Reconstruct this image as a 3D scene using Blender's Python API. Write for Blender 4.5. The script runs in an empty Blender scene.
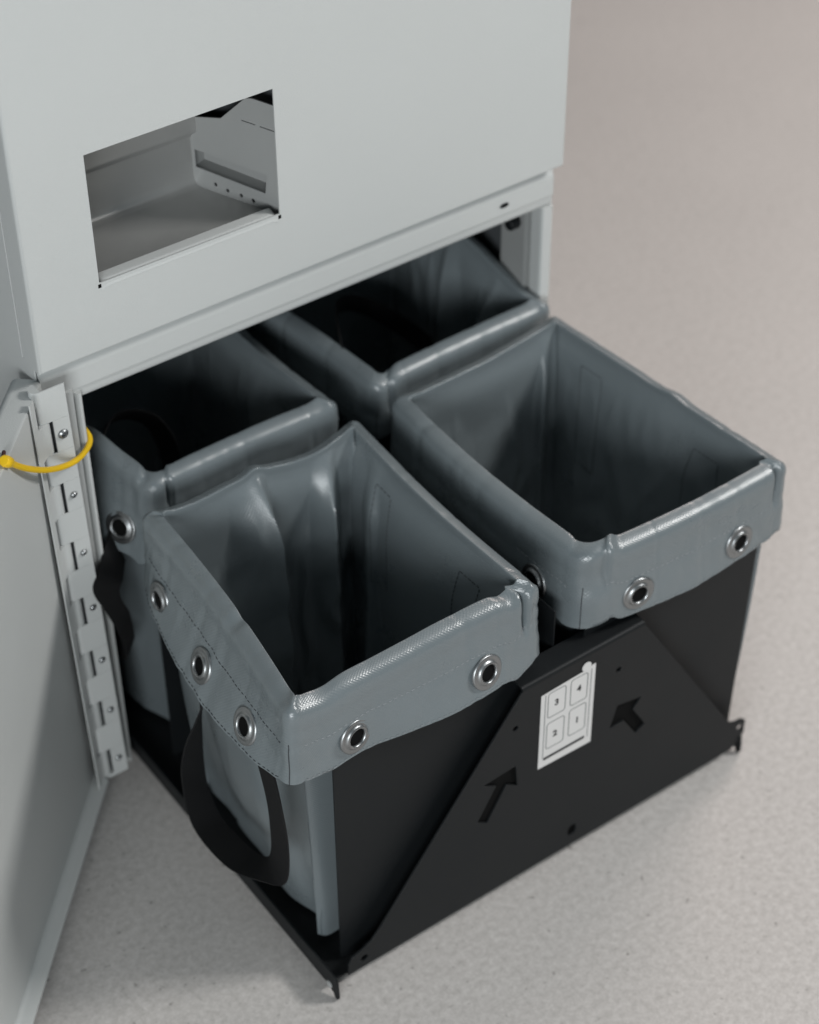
import bpy, bmesh, math, random
from mathutils import Vector, Matrix, noise
random.seed(7)
sc = bpy.context.scene
COL = sc.collection
PI = math.pi

# ------------------------------------------------------------------ camera
camd = bpy.data.cameras.new('camera'); cam = bpy.data.objects.new('camera', camd); COL.objects.link(cam)
CR = Vector((0.81115265, -0.58480934, -0.00542396)); CU = Vector((0.38639374, 0.52893473, 0.75559773))
CF = Vector((0.43901169, 0.61500088, -0.65501347)); CP = Vector((-0.58209249, -1.38006209, 1.6557921))
cam.matrix_world = Matrix(((CR.x, CU.x, -CF.x, CP.x), (CR.y, CU.y, -CF.y, CP.y), (CR.z, CU.z, -CF.z, CP.z), (0, 0, 0, 1)))
camd.sensor_fit = 'VERTICAL'; camd.sensor_height = 36.0; camd.lens = 36.0 * 2053.548 / 1024.0
camd.clip_start = 0.05; camd.clip_end = 100
camd.dof.use_dof = True; camd.dof.focus_distance = 1.79; camd.dof.aperture_fstop = 3.4
sc.camera = cam

# ------------------------------------------------------------------ light
w = bpy.data.worlds.new('World'); sc.world = w; w.use_nodes = True
bg = w.node_tree.nodes['Background']; bg.inputs[0].default_value = (0.62, 0.86, 1.0, 1); bg.inputs[1].default_value = 0.10

def area(name, loc, target, size, power, color, size_y=None):
    l = bpy.data.lights.new(name, 'AREA'); o = bpy.data.objects.new(name, l); COL.objects.link(o)
    l.energy = power; l.color = color; l.size = size
    if size_y: l.shape = 'RECTANGLE'; l.size_y = size_y
    o.location = loc
    o.rotation_euler = (Vector(target) - Vector(loc)).to_track_quat('-Z', 'Y').to_euler()
    return o
area('window_lamp', (-2.0, -2.5, 1.25), (0.3, -0.15, 0.35), 1.5, 76, (0.94, 0.982, 1.0), 1.0)
area('side_lamp', (2.35, -1.5, 2.5), (0.3, -0.15, 0.3), 0.65, 62, (1.0, 0.99, 0.97), 0.55)
area('overhead_fill', (0.9, -1.2, 3.0), (0.3, -0.1, 0.3), 1.2, 7, (1.0, 0.985, 0.97))  # added overhead fill to lift the floor, not a known fitting
area('far_floor_fill', (3.0, 1.0, 2.6), (1.4, 0.3, 0), 1.2, 46, (1.0, 0.86, 0.80))  # added warm fill that tints the far floor, no known source

sc.view_settings.view_transform = 'Standard'; sc.view_settings.look = 'None'
sc.view_settings.exposure = 0.0; sc.view_settings.gamma = 1.0; sc.view_settings.use_curve_mapping = False

# ------------------------------------------------------------------ materials
def mat(name, color, rough=0.5, metal=0.0, spec=0.5):
    m = bpy.data.materials.new(name); m.use_nodes = True
    b = m.node_tree.nodes['Principled BSDF']
    b.inputs['Base Color'].default_value = (*color, 1); b.inputs['Roughness'].default_value = rough
    b.inputs['Metallic'].default_value = metal; b.inputs['Specular IOR Level'].default_value = spec
    return m, m.node_tree, b

def nd(nt, typ, **kw):
    n = nt.nodes.new(typ)
    for k, v in kw.items():
        if k in n.inputs.keys(): n.inputs[k].default_value = v
        else: setattr(n, k, v)
    return n

def coat(name, color, rough, scale=900, strength=0.15, dist=0.0006, var=0.05, spec=0.5, rvar=0.08):
    """powder-coated sheet metal: orange peel, faint tone and gloss variation"""
    m, nt, b = mat(name, color, rough, 0, spec)
    tc = nd(nt, 'ShaderNodeTexCoord')
    n = nd(nt, 'ShaderNodeTexNoise', Scale=scale, Detail=2.0)
    nt.links.new(tc.outputs['Object'], n.inputs['Vector'])
    bp = nd(nt, 'ShaderNodeBump', Strength=strength, Distance=dist)
    nt.links.new(n.outputs['Fac'], bp.inputs['Height']); nt.links.new(bp.outputs['Normal'], b.inputs['Normal'])
    n2 = nd(nt, 'ShaderNodeTexNoise', Scale=9.0, Detail=5.0, Roughness=0.65)
    nt.links.new(tc.outputs['Object'], n2.inputs['Vector'])
    mx = nd(nt, 'ShaderNodeMapRange'); mx.inputs[3].default_value = 1 - var; mx.inputs[4].default_value = 1 + var
    nt.links.new(n2.outputs['Fac'], mx.inputs[0])
    vm = nd(nt, 'ShaderNodeVectorMath', operation='SCALE'); vm.inputs[0].default_value = color
    nt.links.new(mx.outputs[0], vm.inputs['Scale']); nt.links.new(vm.outputs[0], b.inputs['Base Color'])
    mr = nd(nt, 'ShaderNodeMapRange'); mr.inputs[3].default_value = rough - rvar; mr.inputs[4].default_value = rough + rvar
    nt.links.new(n2.outputs['Fac'], mr.inputs[0]); nt.links.new(mr.outputs[0], b.inputs['Roughness'])
    return m

M = {}
M['paint'] = coat('light_grey_paint', (0.515, 0.527, 0.518), 0.42, 750, 0.34, 0.0006, 0.025)
M['inner'] = coat('inner_grey_metal', (0.31, 0.315, 0.31), 0.33, 500, 0.08, 0.0004, 0.06)
M['bare'] = coat('bare_sheet_metal', (0.42, 0.42, 0.41), 0.36, 260, 0.06, 0.0004, 0.12)
M['bare'].node_tree.nodes['Principled BSDF'].inputs['Metallic'].default_value = 0.45
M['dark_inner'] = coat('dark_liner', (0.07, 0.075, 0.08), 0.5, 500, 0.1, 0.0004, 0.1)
M['black'] = coat('black_powder_coat', (0.0055, 0.0068, 0.0078), 0.54, 1500, 0.35, 0.0004, 0.15, 0.30)
M['webbing'] = coat('black_webbing', (0.006, 0.006, 0.0065), 0.8, 1600, 0.6, 0.0006, 0.1, 0.25)
M['steel'] = coat('nickel_steel', (0.33, 0.34, 0.345), 0.38, 300, 0.12, 0.0003, 0.25)
M['steel'].node_tree.nodes['Principled BSDF'].inputs['Metallic'].default_value = 1.0
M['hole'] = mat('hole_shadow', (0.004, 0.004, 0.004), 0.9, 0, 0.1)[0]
M['white'] = coat('white_sticker', (0.62, 0.61, 0.60), 0.45, 500, 0.05, 0.0002, 0.03)
M['ink'] = mat('black_ink', (0.015, 0.016, 0.017), 0.5)[0]
M['greyink'] = mat('grey_ink', (0.14, 0.15, 0.15), 0.5)[0]
M['yellow'] = coat('yellow_plastic', (0.80, 0.50, 0.012), 0.38, 700, 0.1, 0.0003, 0.04)
M['thread'] = mat('dark_thread', (0.035, 0.038, 0.042), 0.8)[0]
M['midthread'] = mat('slate_thread', (0.07, 0.077, 0.083), 0.8)[0]
M['lightthread'] = mat('grey_thread', (0.22, 0.235, 0.245), 0.75)[0]
M['red'] = mat('dark_red_thread', (0.06, 0.012, 0.010), 0.6)[0]

def vinyl():
    m, nt, b = mat('grey_vinyl', (0.147, 0.170, 0.180), 0.36, 0, 0.72)
    uv = nd(nt, 'ShaderNodeUVMap'); uv.uv_map = 'UVMap'
    sep = nd(nt, 'ShaderNodeSeparateXYZ'); nt.links.new(uv.outputs[0], sep.inputs[0])
    def sn(src, k):
        a = nd(nt, 'ShaderNodeMath', operation='MULTIPLY'); a.inputs[1].default_value = k
        nt.links.new(src, a.inputs[0])
        s = nd(nt, 'ShaderNodeMath', operation='SINE'); nt.links.new(a.outputs[0], s.inputs[0]); return s
    s1 = sn(sep.outputs[0], 2 * PI / 0.0034); s2 = sn(sep.outputs[1], 2 * PI / 0.0034)
    mu = nd(nt, 'ShaderNodeMath', operation='MULTIPLY')
    nt.links.new(s1.outputs[0], mu.inputs[0]); nt.links.new(s2.outputs[0], mu.inputs[1])
    tc = nd(nt, 'ShaderNodeTexCoord')
    n = nd(nt, 'ShaderNodeTexNoise', Scale=42.0, Detail=7.0, Roughness=0.6)
    nt.links.new(tc.outputs['Object'], n.inputs['Vector'])
    b1 = nd(nt, 'ShaderNodeBump', Strength=0.13, Distance=0.0006); nt.links.new(mu.outputs[0], b1.inputs['Height'])
    b2 = nd(nt, 'ShaderNodeBump', Strength=0.10, Distance=0.003); nt.links.new(n.outputs['Fac'], b2.inputs['Height'])
    nt.links.new(b1.outputs['Normal'], b2.inputs['Normal']); nt.links.new(b2.outputs['Normal'], b.inputs['Normal'])
    n2 = nd(nt, 'ShaderNodeTexNoise', Scale=14.0, Detail=6.0, Roughness=0.7)
    nt.links.new(tc.outputs['Object'], n2.inputs['Vector'])
    r = nd(nt, 'ShaderNodeMapRange'); r.inputs[3].default_value = 0.21; r.inputs[4].default_value = 0.38
    nt.links.new(n2.outputs['Fac'], r.inputs[0]); nt.links.new(r.outputs[0], b.inputs['Roughness'])
    r2 = nd(nt, 'ShaderNodeMapRange'); r2.inputs[3].default_value = 0.90; r2.inputs[4].default_value = 1.08
    nt.links.new(n2.outputs['Fac'], r2.inputs[0])
    vm = nd(nt, 'ShaderNodeVectorMath', operation='SCALE'); vm.inputs[0].default_value = (0.147, 0.170, 0.180)
    nt.links.new(r2.outputs[0], vm.inputs['Scale']); nt.links.new(vm.outputs[0], b.inputs['Base Color'])
    return m
M['vinyl'] = vinyl()

def floor_mat():
    m, nt, b = mat('speckled_floor', (0.45, 0.43, 0.41), 0.55, 0, 0.4)
    tc = nd(nt, 'ShaderNodeTexCoord')
    def no(scale, det, rough=0.6):
        n = nd(nt, 'ShaderNodeTexNoise', Scale=scale, Detail=det, Roughness=rough)
        nt.links.new(tc.outputs['Object'], n.inputs['Vector']); return n
    a = no(130, 6, 0.8); r = nd(nt, 'ShaderNodeValToRGB')
    r.color_ramp.elements[0].position = 0.30; r.color_ramp.elements[0].color = (0.375, 0.353, 0.335, 1)
    r.color_ramp.elements[1].position = 0.66; r.color_ramp.elements[1].color = (0.565, 0.540, 0.520, 1)
    nt.links.new(a.outputs['Fac'], r.inputs[0])
    # sparse dark flecks
    v = no(95, 2.0, 0.5); d = nd(nt, 'ShaderNodeValToRGB')
    d.color_ramp.elements[0].position = 0.24; d.color_ramp.elements[0].color = (0.55, 0.54, 0.53, 1)
    d.color_ramp.elements[1].position = 0.33; d.color_ramp.elements[1].color = (1, 1, 1, 1)
    nt.links.new(v.outputs['Fac'], d.inputs[0])
    mx = nd(nt, 'ShaderNodeMix', data_type='RGBA', blend_type='MULTIPLY'); mx.inputs['Factor'].default_value = 1
    nt.links.new(r.outputs[0], mx.inputs[6]); nt.links.new(d.outputs[0], mx.inputs[7])
    big = no(3.0, 5); br = nd(nt, 'ShaderNodeMapRange'); br.inputs[3].default_value = 0.94; br.inputs[4].default_value = 1.06
    nt.links.new(big.outputs['Fac'], br.inputs[0])
    vm = nd(nt, 'ShaderNodeVectorMath', operation='SCALE')
    nt.links.new(mx.outputs[2], vm.inputs[0]); nt.links.new(br.outputs[0], vm.inputs['Scale'])
    nt.links.new(vm.outputs[0], b.inputs['Base Color'])
    bp = nd(nt, 'ShaderNodeBump', Strength=0.12, Distance=0.001)
    nt.links.new(a.outputs['Fac'], bp.inputs['Height']); nt.links.new(bp.outputs['Normal'], b.inputs['Normal'])
    return m
M['floor'] = floor_mat()

# ------------------------------------------------------------------ helpers
ORG = {}
def thing(name, label, cat, loc, group=None):
    o = bpy.data.objects.new(name, None); COL.objects.link(o); o.location = loc; o.empty_display_size = 0.05
    o['label'] = label; o['category'] = cat
    if group: o['group'] = group
    ORG[o.name] = Vector(loc); return o

def link(name, me, m, parent=None, wn=True, smooth=True, angle=32):
    """mesh in world coordinates -> one object under parent"""
    o = bpy.data.objects.new(name, me); COL.objects.link(o)
    if m is not None: me.materials.append(M[m])
    if parent is not None:
        org = ORG[parent.name]; me.transform(Matrix.Translation(-org) if parent.type == 'EMPTY' else Matrix.Translation(-org))
        o.parent = parent; ORG[o.name] = org
    if smooth:
        for p in me.polygons: p.use_smooth = True
        me.set_sharp_from_angle(angle=math.radians(angle))
    if wn:
        md = o.modifiers.new('normals', 'WEIGHTED_NORMAL'); md.keep_sharp = True
    return o

def fin(bm, name, m, parent=None, **kw):
    bmesh.ops.recalc_face_normals(bm, faces=bm.faces)
    me = bpy.data.meshes.new(name); bm.to_mesh(me); bm.free()
    return link(name, me, m, parent, **kw)

def add_box(bm, x0, x1, y0, y1, z0, z1, bev=0.0, mtx=None):
    t = bmesh.new(); bmesh.ops.create_cube(t, size=1)
    for v in t.verts: v.co = Vector(((x0 + x1) / 2 + v.co.x * (x1 - x0), (y0 + y1) / 2 + v.co.y * (y1 - y0), (z0 + z1) / 2 + v.co.z * (z1 - z0)))
    if bev > 0: bmesh.ops.bevel(t, geom=t.edges[:], offset=bev, segments=3, profile=0.5, affect='EDGES')
    merge(bm, t, mtx)

def merge(bm, t, mtx=None):
    if mtx is not None: t.transform(mtx)
    me = bpy.data.meshes.new('tmp'); t.to_mesh(me); t.free(); bm.from_mesh(me); bpy.data.meshes.remove(me)

def add_prism(bm, prof, fn0, fn1, caps=True):
    """closed 2-D profile swept from fn0(p) to fn1(p)"""
    a = [bm.verts.new(fn0(p)) for p in prof]; b = [bm.verts.new(fn1(p)) for p in prof]
    n = len(prof)
    for i in range(n): bm.faces.new((a[i], a[(i + 1) % n], b[(i + 1) % n], b[i]))
    if caps:
        bm.faces.new(a); bm.faces.new(b)

def add_lathe(bm, prof, mtx, n=28, closed=False):
    """prof: (radius, height) pairs turned round local Z"""
    rings = []
    for r, h in prof:
        if r < 1e-6: rings.append([bm.verts.new(mtx @ Vector((0, 0, h)))])
        else: rings.append([bm.verts.new(mtx @ Vector((r * math.cos(2 * PI * k / n), r * math.sin(2 * PI * k / n), h))) for k in range(n)])
    pairs = list(zip(rings, rings[1:])) + ([(rings[-1], rings[0])] if closed else [])
    for A, B in pairs:
        for k in range(n):
            k2 = (k + 1) % n
            if len(A) == 1 and len(B) == 1: continue
            if len(A) == 1: bm.faces.new((A[0], B[k], B[k2]))
            elif len(B) == 1: bm.faces.new((A[k], B[0], A[k2]))
            else: bm.faces.new((A[k], B[k], B[k2], A[k2]))

def catmull(pts, sub=8):
    pts = [Vector(p) for p in pts]; out = []
    P = [2 * pts[0] - pts[1]] + pts + [2 * pts[-1] - pts[-2]]
    for i in range(1, len(P) - 2):
        for k in range(sub):
            t = k / sub; a, b, c, d = P[i - 1:i + 3]
            out.append(0.5 * ((2 * b) + (c - a) * t + (2 * a - 5 * b + 4 * c - d) * t * t + (-a + 3 * b - 3 * c + d) * t ** 3))
    out.append(pts[-1]); return out

def add_tube(bm, pts, rad, n=10):
    rings = []; up = None
    for i, p in enumerate(pts):
        t = (pts[min(i + 1, len(pts) - 1)] - pts[max(i - 1, 0)]).normalized()
        if up is None:
            up = Vector((0, 0, 1)) if abs(t.z) < 0.9 else Vector((1, 0, 0))
        s = t.cross(up).normalized(); up = s.cross(t).normalized()
        r = rad[i] if isinstance(rad, (list, tuple)) else rad
        rings.append([bm.verts.new(p + s * r * math.cos(2 * PI * k / n) + up * r * math.sin(2 * PI * k / n)) for k in range(n)])
    for A, B in zip(rings, rings[1:]):
        for k in range(n): bm.faces.new((A[k], A[(k + 1) % n], B[(k + 1) % n], B[k]))
    bm.faces.new(rings[0]); bm.faces.new(rings[-1])

def flat_mesh(loops, thick, mtx, bevel=0.0):
    """outer loop + holes (2-D) filled, given thickness and placed by mtx"""
    cu = bpy.data.curves.new('tmp', 'CURVE'); cu.dimensions = '2D'; cu.fill_mode = 'BOTH'
    cu.extrude = max(thick / 2 - bevel, 0.00005); cu.bevel_depth = bevel; cu.bevel_resolution = 2
    cu.offset = -bevel
    for lp in loops:
        s = cu.splines.new('POLY'); s.points.add(len(lp) - 1)
        for p, q in zip(s.points, lp): p.co = (q[0], q[1], 0, 1)
        s.use_cyclic_u = True
    o = bpy.data.objects.new('tmp', cu); COL.objects.link(o)
    dg = bpy.context.evaluated_depsgraph_get(); dg.update()
    me = bpy.data.meshes.new_from_object(o.evaluated_get(dg))
    bpy.data.objects.remove(o); bpy.data.curves.remove(cu)
    me.materials.clear(); me.transform(mtx); return me

def text_mesh(txt, size, mtx):
    cu = bpy.data.curves.new('tmp', 'FONT'); cu.body = txt; cu.size = size; cu.align_x = 'CENTER'; cu.align_y = 'CENTER'
    cu.extrude = 0.0001; cu.offset = 0.0003
    o = bpy.data.objects.new('tmp', cu); COL.objects.link(o)
    dg = bpy.context.evaluated_depsgraph_get(); dg.update()
    me = bpy.data.meshes.new_from_object(o.evaluated_get(dg))
    bpy.data.objects.remove(o); bpy.data.curves.remove(cu)
    me.materials.clear(); me.transform(mtx); return me

def circle(cx, cy, r, n=20, ry=None):
    return [(cx + r * math.cos(2 * PI * k / n), cy + (ry or r) * math.sin(2 * PI * k / n)) for k in range(n)]
def rrect(x0, x1, y0, y1, r, n=5):
    out = []
    for cx, cy, a in ((x1 - r, y1 - r, 0), (x0 + r, y1 - r, 90), (x0 + r, y0 + r, 180), (x1 - r, y0 + r, 270)):
        for k in range(n + 1):
            t = math.radians(a + 90 * k / n); out.append((cx + r * math.cos(t), cy + r * math.sin(t)))
    return out
def XZ(y):   # local (x, y) -> world (x, z) on a plane facing -y
    return Matrix(((1, 0, 0, 0), (0, 0, -1, y), (0, 1, 0, 0), (0, 0, 0, 1)))

# ------------------------------------------------------------------ floor
bm = bmesh.new(); bmesh.ops.create_grid(bm, x_segments=8, y_segments=8, size=7)
fl = fin(bm, 'floor', 'floor', wn=False); fl['kind'] = 'structure'

# ------------------------------------------------------------------ cabinet
cab = thing('metal_cabinet', 'light grey sheet metal cabinet with rectangular opening and its lower compartment open', 'cabinet', (0.3, 0.25, 0))
ZU = 0.5515; ZT = 1.25
WX0, WX1, WZ0, WZ1 = 0.0688, 0.2585, 0.6236, 0.7534

# upper door: folded sheet with rounded edges and a window cut through it
bm = bmesh.new()
R = 0.0035
rings = []
def ring(ins, y): return [bm.verts.new((x, y, z)) for x, z in ((ins, ZU + ins), (0.6 - ins, ZU + ins), (0.6 - ins, ZT - ins), (ins, ZT - ins))]
rings.append(ring(R + 0.004, 0)); rings.append(ring(R, 0))
for k in range(1, 7):
    a = PI / 2 * k / 6; rings.append(ring(R - R * math.sin(a), R - R * math.cos(a)))
rings.append(ring(0, R + 0.004)); rings.append(ring(0, 0.030)); rings.append(ring(0.012, 0.030))
win = [bm.verts.new(p) for p in ((WX0, 0, WZ0), (WX1, 0, WZ0), (WX1, 0, WZ1), (WX0, 0, WZ1))]
winb = [bm.verts.new((v.co.x, 0.0016, v.co.z)) for v in win]
rings.insert(0, win); rings.insert(0, winb)
for A, B in zip(rings, rings[1:]):
    for k in range(4): bm.faces.new((A[k], A[(k + 1) % 4], B[(k + 1) % 4], B[k]))
udoor = fin(bm, 'upper_door', 'paint', cab)
# folded-in lip along the bottom of the window (bent relief notches at both ends)
bm = bmesh.new()
prof = [(-0.0004, WZ0 - 0.0055)]
for k in range(0, 8):
    a = PI / 2 * k / 7; prof.append((0.0055 - 0.006 * math.cos(a), WZ0 - 0.0055 + 0.006 * math.sin(a)))
prof += [(0.0145, WZ0 + 0.0005), (0.0145, WZ0 - 0.001), (0.0055, WZ0 - 0.001), (0.0012, WZ0 - 0.0055)]
xs = [WX0 + 0.002, WX0 + 0.0045, WX0 + 0.010, WX1 - 0.010, WX1 - 0.0045, WX1 - 0.002]
dz = [-0.0028, -0.001, 0, 0, -0.001, -0.0028]
cols = [[bm.verts.new((x, p[0], p[1] + d * (1 if p[0] < 0.012 else .3))) for p in prof] for x, d in zip(xs, dz)]
for A, B in zip(cols, cols[1:]):
    for k in range(len(prof)): bm.faces.new((A[k], A[(k + 1) % len(prof)], B[(k + 1) % len(prof)], B[k]))
bm.faces.new(cols[0]); bm.faces.new(cols[-1])
fin(bm, 'window_lip', 'paint', udoor, wn=False, angle=70)
for x in (WX0 + 0.0002, WX1 - 0.0002):
    bm = bmesh.new(); add_box(bm, x - 0.0016, x + 0.0016, -0.0003, 0.001, WZ0 - 0.0050, WZ0 - 0.001, 0.0004)
    fin(bm, 'relief_notch', 'hole', udoor)

# upper body shell (sides, top, back, underside)
bm = bmesh.new()
add_box(bm, 0.0, 0.0015, 0.033, 0.52, ZU + 0.001, ZT, 0.0004)
add_box(bm, 0.5985, 0.6, 0.033, 0.52, ZU + 0.001, ZT, 0.0004)
add_box(bm, 0.0017, 0.5983, 0.033, 0.52, ZT - 0.0015, ZT - 0.0002)
add_box(bm, 0.0017, 0.5983, 0.5185, 0.5198, ZU + 0.003, ZT - 0.002)
add_box(bm, 0.0017, 0.5983, 0.033, 0.518, ZU + 0.001, ZU + 0.0025)
fin(bm, 'upper_body', 'paint', cab)

# compartment behind the window
bm = bmesh.new()
zf = 0.6145
prof = [(0.0165, zf - 0.002), (0.0185, zf + 0.0022), (0.0215, zf + 0.0030), (0.0240, zf + 0.0010), (0.027, zf), (0.095, zf - 0.001), (0.1005, zf + 0.0008), (0.1035, zf + 0.005), (0.1045, zf + 0.011), (0.1045, 0.664), (0.1025, 0.6685), (0.0985, 0.6715), (0.097, 0.676), (0.097, 0.80)]
vs = [[bm.verts.new((x + (0.0 if x < 0.1 else (-(y - 0.02) * 0.38)), y, z)) for y, z in prof] for x in (0.012, 0.2615)]
for k in range(len(prof) - 1): bm.faces.new((vs[0][k], vs[1][k], vs[1][k + 1], vs[0][k + 1]))
liner = fin(bm, 'compartment_liner', 'bare', cab, wn=False, angle=50)
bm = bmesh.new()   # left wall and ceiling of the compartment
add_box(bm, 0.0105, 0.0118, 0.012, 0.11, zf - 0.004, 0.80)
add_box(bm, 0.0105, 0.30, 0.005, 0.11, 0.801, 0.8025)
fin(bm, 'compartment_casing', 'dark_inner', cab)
# right side wall: slanted plate with slot, holes and dashes; local x runs into the cabinet
th = math.atan2(0.38, 1.0)
dirv = Vector((-math.sin(th), math.cos(th), 0)); nv = Vector((-math.cos(th), -math.sin(th), 0))
base = Vector((0.2618, 0.0205, 0))
WM = Matrix(((dirv.x, 0, nv.x, base.x), (dirv.y, 0, nv.y, base.y), (0, 1, 0, 0), (0, 0, 0, 1)))
outer = [(-0.016, zf - 0.002), (0.092, zf - 0.002), (0.092, 0.676), (0.086, 0.688), (0.052, 0.697), (0.022, 0.7270), (0.014, 0.729), (-0.016, 0.729)]
slot = [(0.005, 0.6325), (0.094 * 0.92, 0.6345), (0.094 * 0.92, 0.6535), (0.002, 0.6535)]
holes = [circle(0.064, 0.6225, 0.0021, 12), circle(0.050, 0.6205, 0.0021, 12), circle(0.034, 0.6205, 0.0021, 12), circle(0.020, 0.6195, 0.0023, 12)]
dash = [rrect(0.012, 0.028, 0.7022, 0.7032, 0.0004, 2), rrect(-0.013, 0.007, 0.7022, 0.7032, 0.0004, 2)]
me = flat_mesh([outer, slot] + holes + dash, 0.0014, WM)
sw = link('side_plate', me, 'inner', cab)
bm = bmesh.new()   # recess box behind the slot
def wp(a, z, o): return base + dirv * a + nv * o + Vector((0, 0, z))
q = [[bm.verts.new(wp(a, z, o)) for a, z in ((0.0, 0.6315), (0.089, 0.6335), (0.089, 0.6545), (-0.002, 0.6545))] for o in (-0.0009, -0.016)]
for k in range(4): bm.faces.new((q[0][k], q[0][(k + 1) % 4], q[1][(k + 1) % 4], q[1][k]))
bm.faces.new(q[1])
fin(bm, 'slot_recess', 'inner', sw)
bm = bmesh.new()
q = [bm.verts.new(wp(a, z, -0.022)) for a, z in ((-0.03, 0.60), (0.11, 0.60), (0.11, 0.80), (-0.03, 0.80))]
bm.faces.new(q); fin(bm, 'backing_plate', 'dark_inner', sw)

# lower body: sides, back, base, underside
bm = bmesh.new()
add_box(bm, 0.002, 0.0035, 0.016, 0.515, 0.012, ZU - 0.001, 0.0004)
fin(bm, 'side_panel', 'paint', cab)
bm = bmesh.new()
add_box(bm, 0.5975, 0.599, 0.016, 0.515, 0.012, ZU - 0.001, 0.0004)
fin(bm, 'side_panel', 'paint', cab)
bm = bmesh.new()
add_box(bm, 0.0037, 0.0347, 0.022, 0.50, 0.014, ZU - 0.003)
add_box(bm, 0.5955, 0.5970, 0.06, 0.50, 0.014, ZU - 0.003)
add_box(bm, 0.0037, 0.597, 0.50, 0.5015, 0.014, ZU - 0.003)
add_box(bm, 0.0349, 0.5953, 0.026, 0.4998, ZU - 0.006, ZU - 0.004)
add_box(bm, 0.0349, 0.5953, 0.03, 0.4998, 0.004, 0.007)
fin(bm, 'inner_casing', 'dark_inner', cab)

# front frame round the lower opening
fr_top = [(0.0315, ZU - 0.002), (0.0175, ZU - 0.002), (0.0175, 0.5445), (0.0160, 0.5405), (0.0140, 0.5375), (0.0128, 0.5350), (0.0125, 0.5320), (0.0125, 0.5140), (0.0128, 0.5120), (0.0138, 0.5100), (0.0142, 0.5070), (0.0144, 0.5025), (0.0160, 0.4998), (0.0185, 0.4990), (0.0315, 0.4990)]
bm = bmesh.new()
add_prism(bm, fr_top, lambda p: Vector((0.0045, p[0], p[1])), lambda p: Vector((0.5970, p[0], p[1])))
frame = fin(bm, 'front_frame', 'paint', cab, angle=50)
bm = bmesh.new()   # left stile with rolled inner edge
st = [(0.0025, 0.0095), (0.0330, 0.0095), (0.0345, 0.0120), (0.0350, 0.0165), (0.0362, 0.0165), (0.0368, 0.0115), (0.0385, 0.0090), (0.0410, 0.0092), (0.0428, 0.0120), (0.0432, 0.0200), (0.0432, 0.0310), (0.0025, 0.0310)]
add_prism(bm, st, lambda p: Vector((p[0], p[1], 0.012)), lambda p: Vector((p[0], p[1], 0.5145 if p[0] < 0.036 else 0.5085)))
fin(bm, 'hinge_stile', 'paint', frame, angle=50)
bm = bmesh.new()   # right stile
st = [(0.5850, 0.0310), (0.5850, 0.0190), (0.5853, 0.0155), (0.5862, 0.0142), (0.5880, 0.0138), (0.5975, 0.0138), (0.5988, 0.0143), (0.5992, 0.0160), (0.5992, 0.0310)]
add_prism(bm, st, lambda p: Vector((p[0], p[1], 0.012)), lambda p: Vector((p[0], p[1], 0.4988)))
fin(bm, 'latch_stile', 'paint', frame, angle=50)
bm = bmesh.new()   # rivet hole in the top rail, inside bracket on the right
add_lathe(bm, [(0.0, 0), (0.0042, 0), (0.0042, 0.0006), (0.0, 0.0006)], Matrix.Translation((0.533, 0.0123, 0.5235)) @ Matrix.Diagonal((1.35, 1, 0.6, 1)) @ Matrix.Rotation(PI / 2, 4, 'X'), 16)
fin(bm, 'rail_hole', 'hole', frame)
bm = bmesh.new()
add_box(bm, 0.5800, 0.5945, 0.034, 0.0355, 0.30, 0.4975, 0.0004)
add_box(bm, 0.5800, 0.5812, 0.0358, 0.075, 0.30, 0.4975, 0.0004)
add_lathe(bm, [(0.0, 0), (0.0045, 0), (0.0045, 0.016), (0.0, 0.016)], Matrix.Translation((0.5795, 0.056, 0.4885)) @ Matrix.Rotation(-PI / 2, 4, 'Y'), 14)
fin(bm, 'inside_bracket', 'inner', frame)
bm = bmesh.new()
add_lathe(bm, [(0.0, 0), (0.0062, 0), (0.0072, 0.001), (0.0072, 0.011), (0.0062, 0.012), (0.0, 0.012)], Matrix.Translation((0.5775, 0.046, 0.4700)) @ Matrix.Rotation(-PI / 2, 4, 'Y'), 18)
fin(bm, 'catch', 'black', frame)

# piano hinge: fixed leaf, alternating knuckles, door leaf, screws
DD = Vector((-0.680, -0.733, 0)); DN = Vector((0.733, -0.680, 0))     # along the open door / out of its inner face
D0 = Vector((0.0035, 0.0182, 0)); SK = 0.005                          # plane of the door's inner face
AX = Vector((-0.0066, -0.0016, 0)); HR = 0.0074; PITCH = 0.0733; ZH0, ZH1 = 0.024, 0.542
def lean(v): return Vector((v.x + 0.010 * (1 - v.z / 0.53), v.y, v.z))
zs = [0.4875 - PITCH * k for k in range(7)]
bm = bmesh.new()
LY = AX.y - HR; TH = 0.0014
def sweep(prof, z0, z1):
    add_prism(bm, prof, lambda p: lean(Vector((p[0], p[1], z0))), lambda p: lean(Vector((p[0], p[1], z1))))
fprof = []
for k in range(11):
    a = math.radians(-90 - 175 * k / 10); fprof.append((AX.x + HR * math.cos(a), AX.y + HR * math.sin(a)))
fprof += [(AX.x + 0.001, AX.y + HR - 0.001), (AX.x + 0.001, LY + TH), (0.0178, LY + TH), (0.0183, LY + 0.0008), (0.0178, LY)]
fleaf = [(0.0016, LY), (0.0016, LY + TH), (0.0178, LY + TH), (0.0183, LY + 0.0008), (0.0178, LY)]
f = AX + DN * HR
e = D0 + DD * 0.047 + DN * (SK + 0.0030)
dprof = []
a_l = math.atan2(DD.y, DD.x) + 2 * PI                      # towards the door leaf
for k in range(11):
    a = math.radians(370) - (math.radians(370) - (a_l + 0.55)) * k / 10; dprof.append((AX.x + HR * math.cos(a), AX.y + HR * math.sin(a)))
h = DN * -TH
q0 = AX + DD * 0.0112 + DN * 0.0025; ld = (e - q0).normalized()
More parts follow.
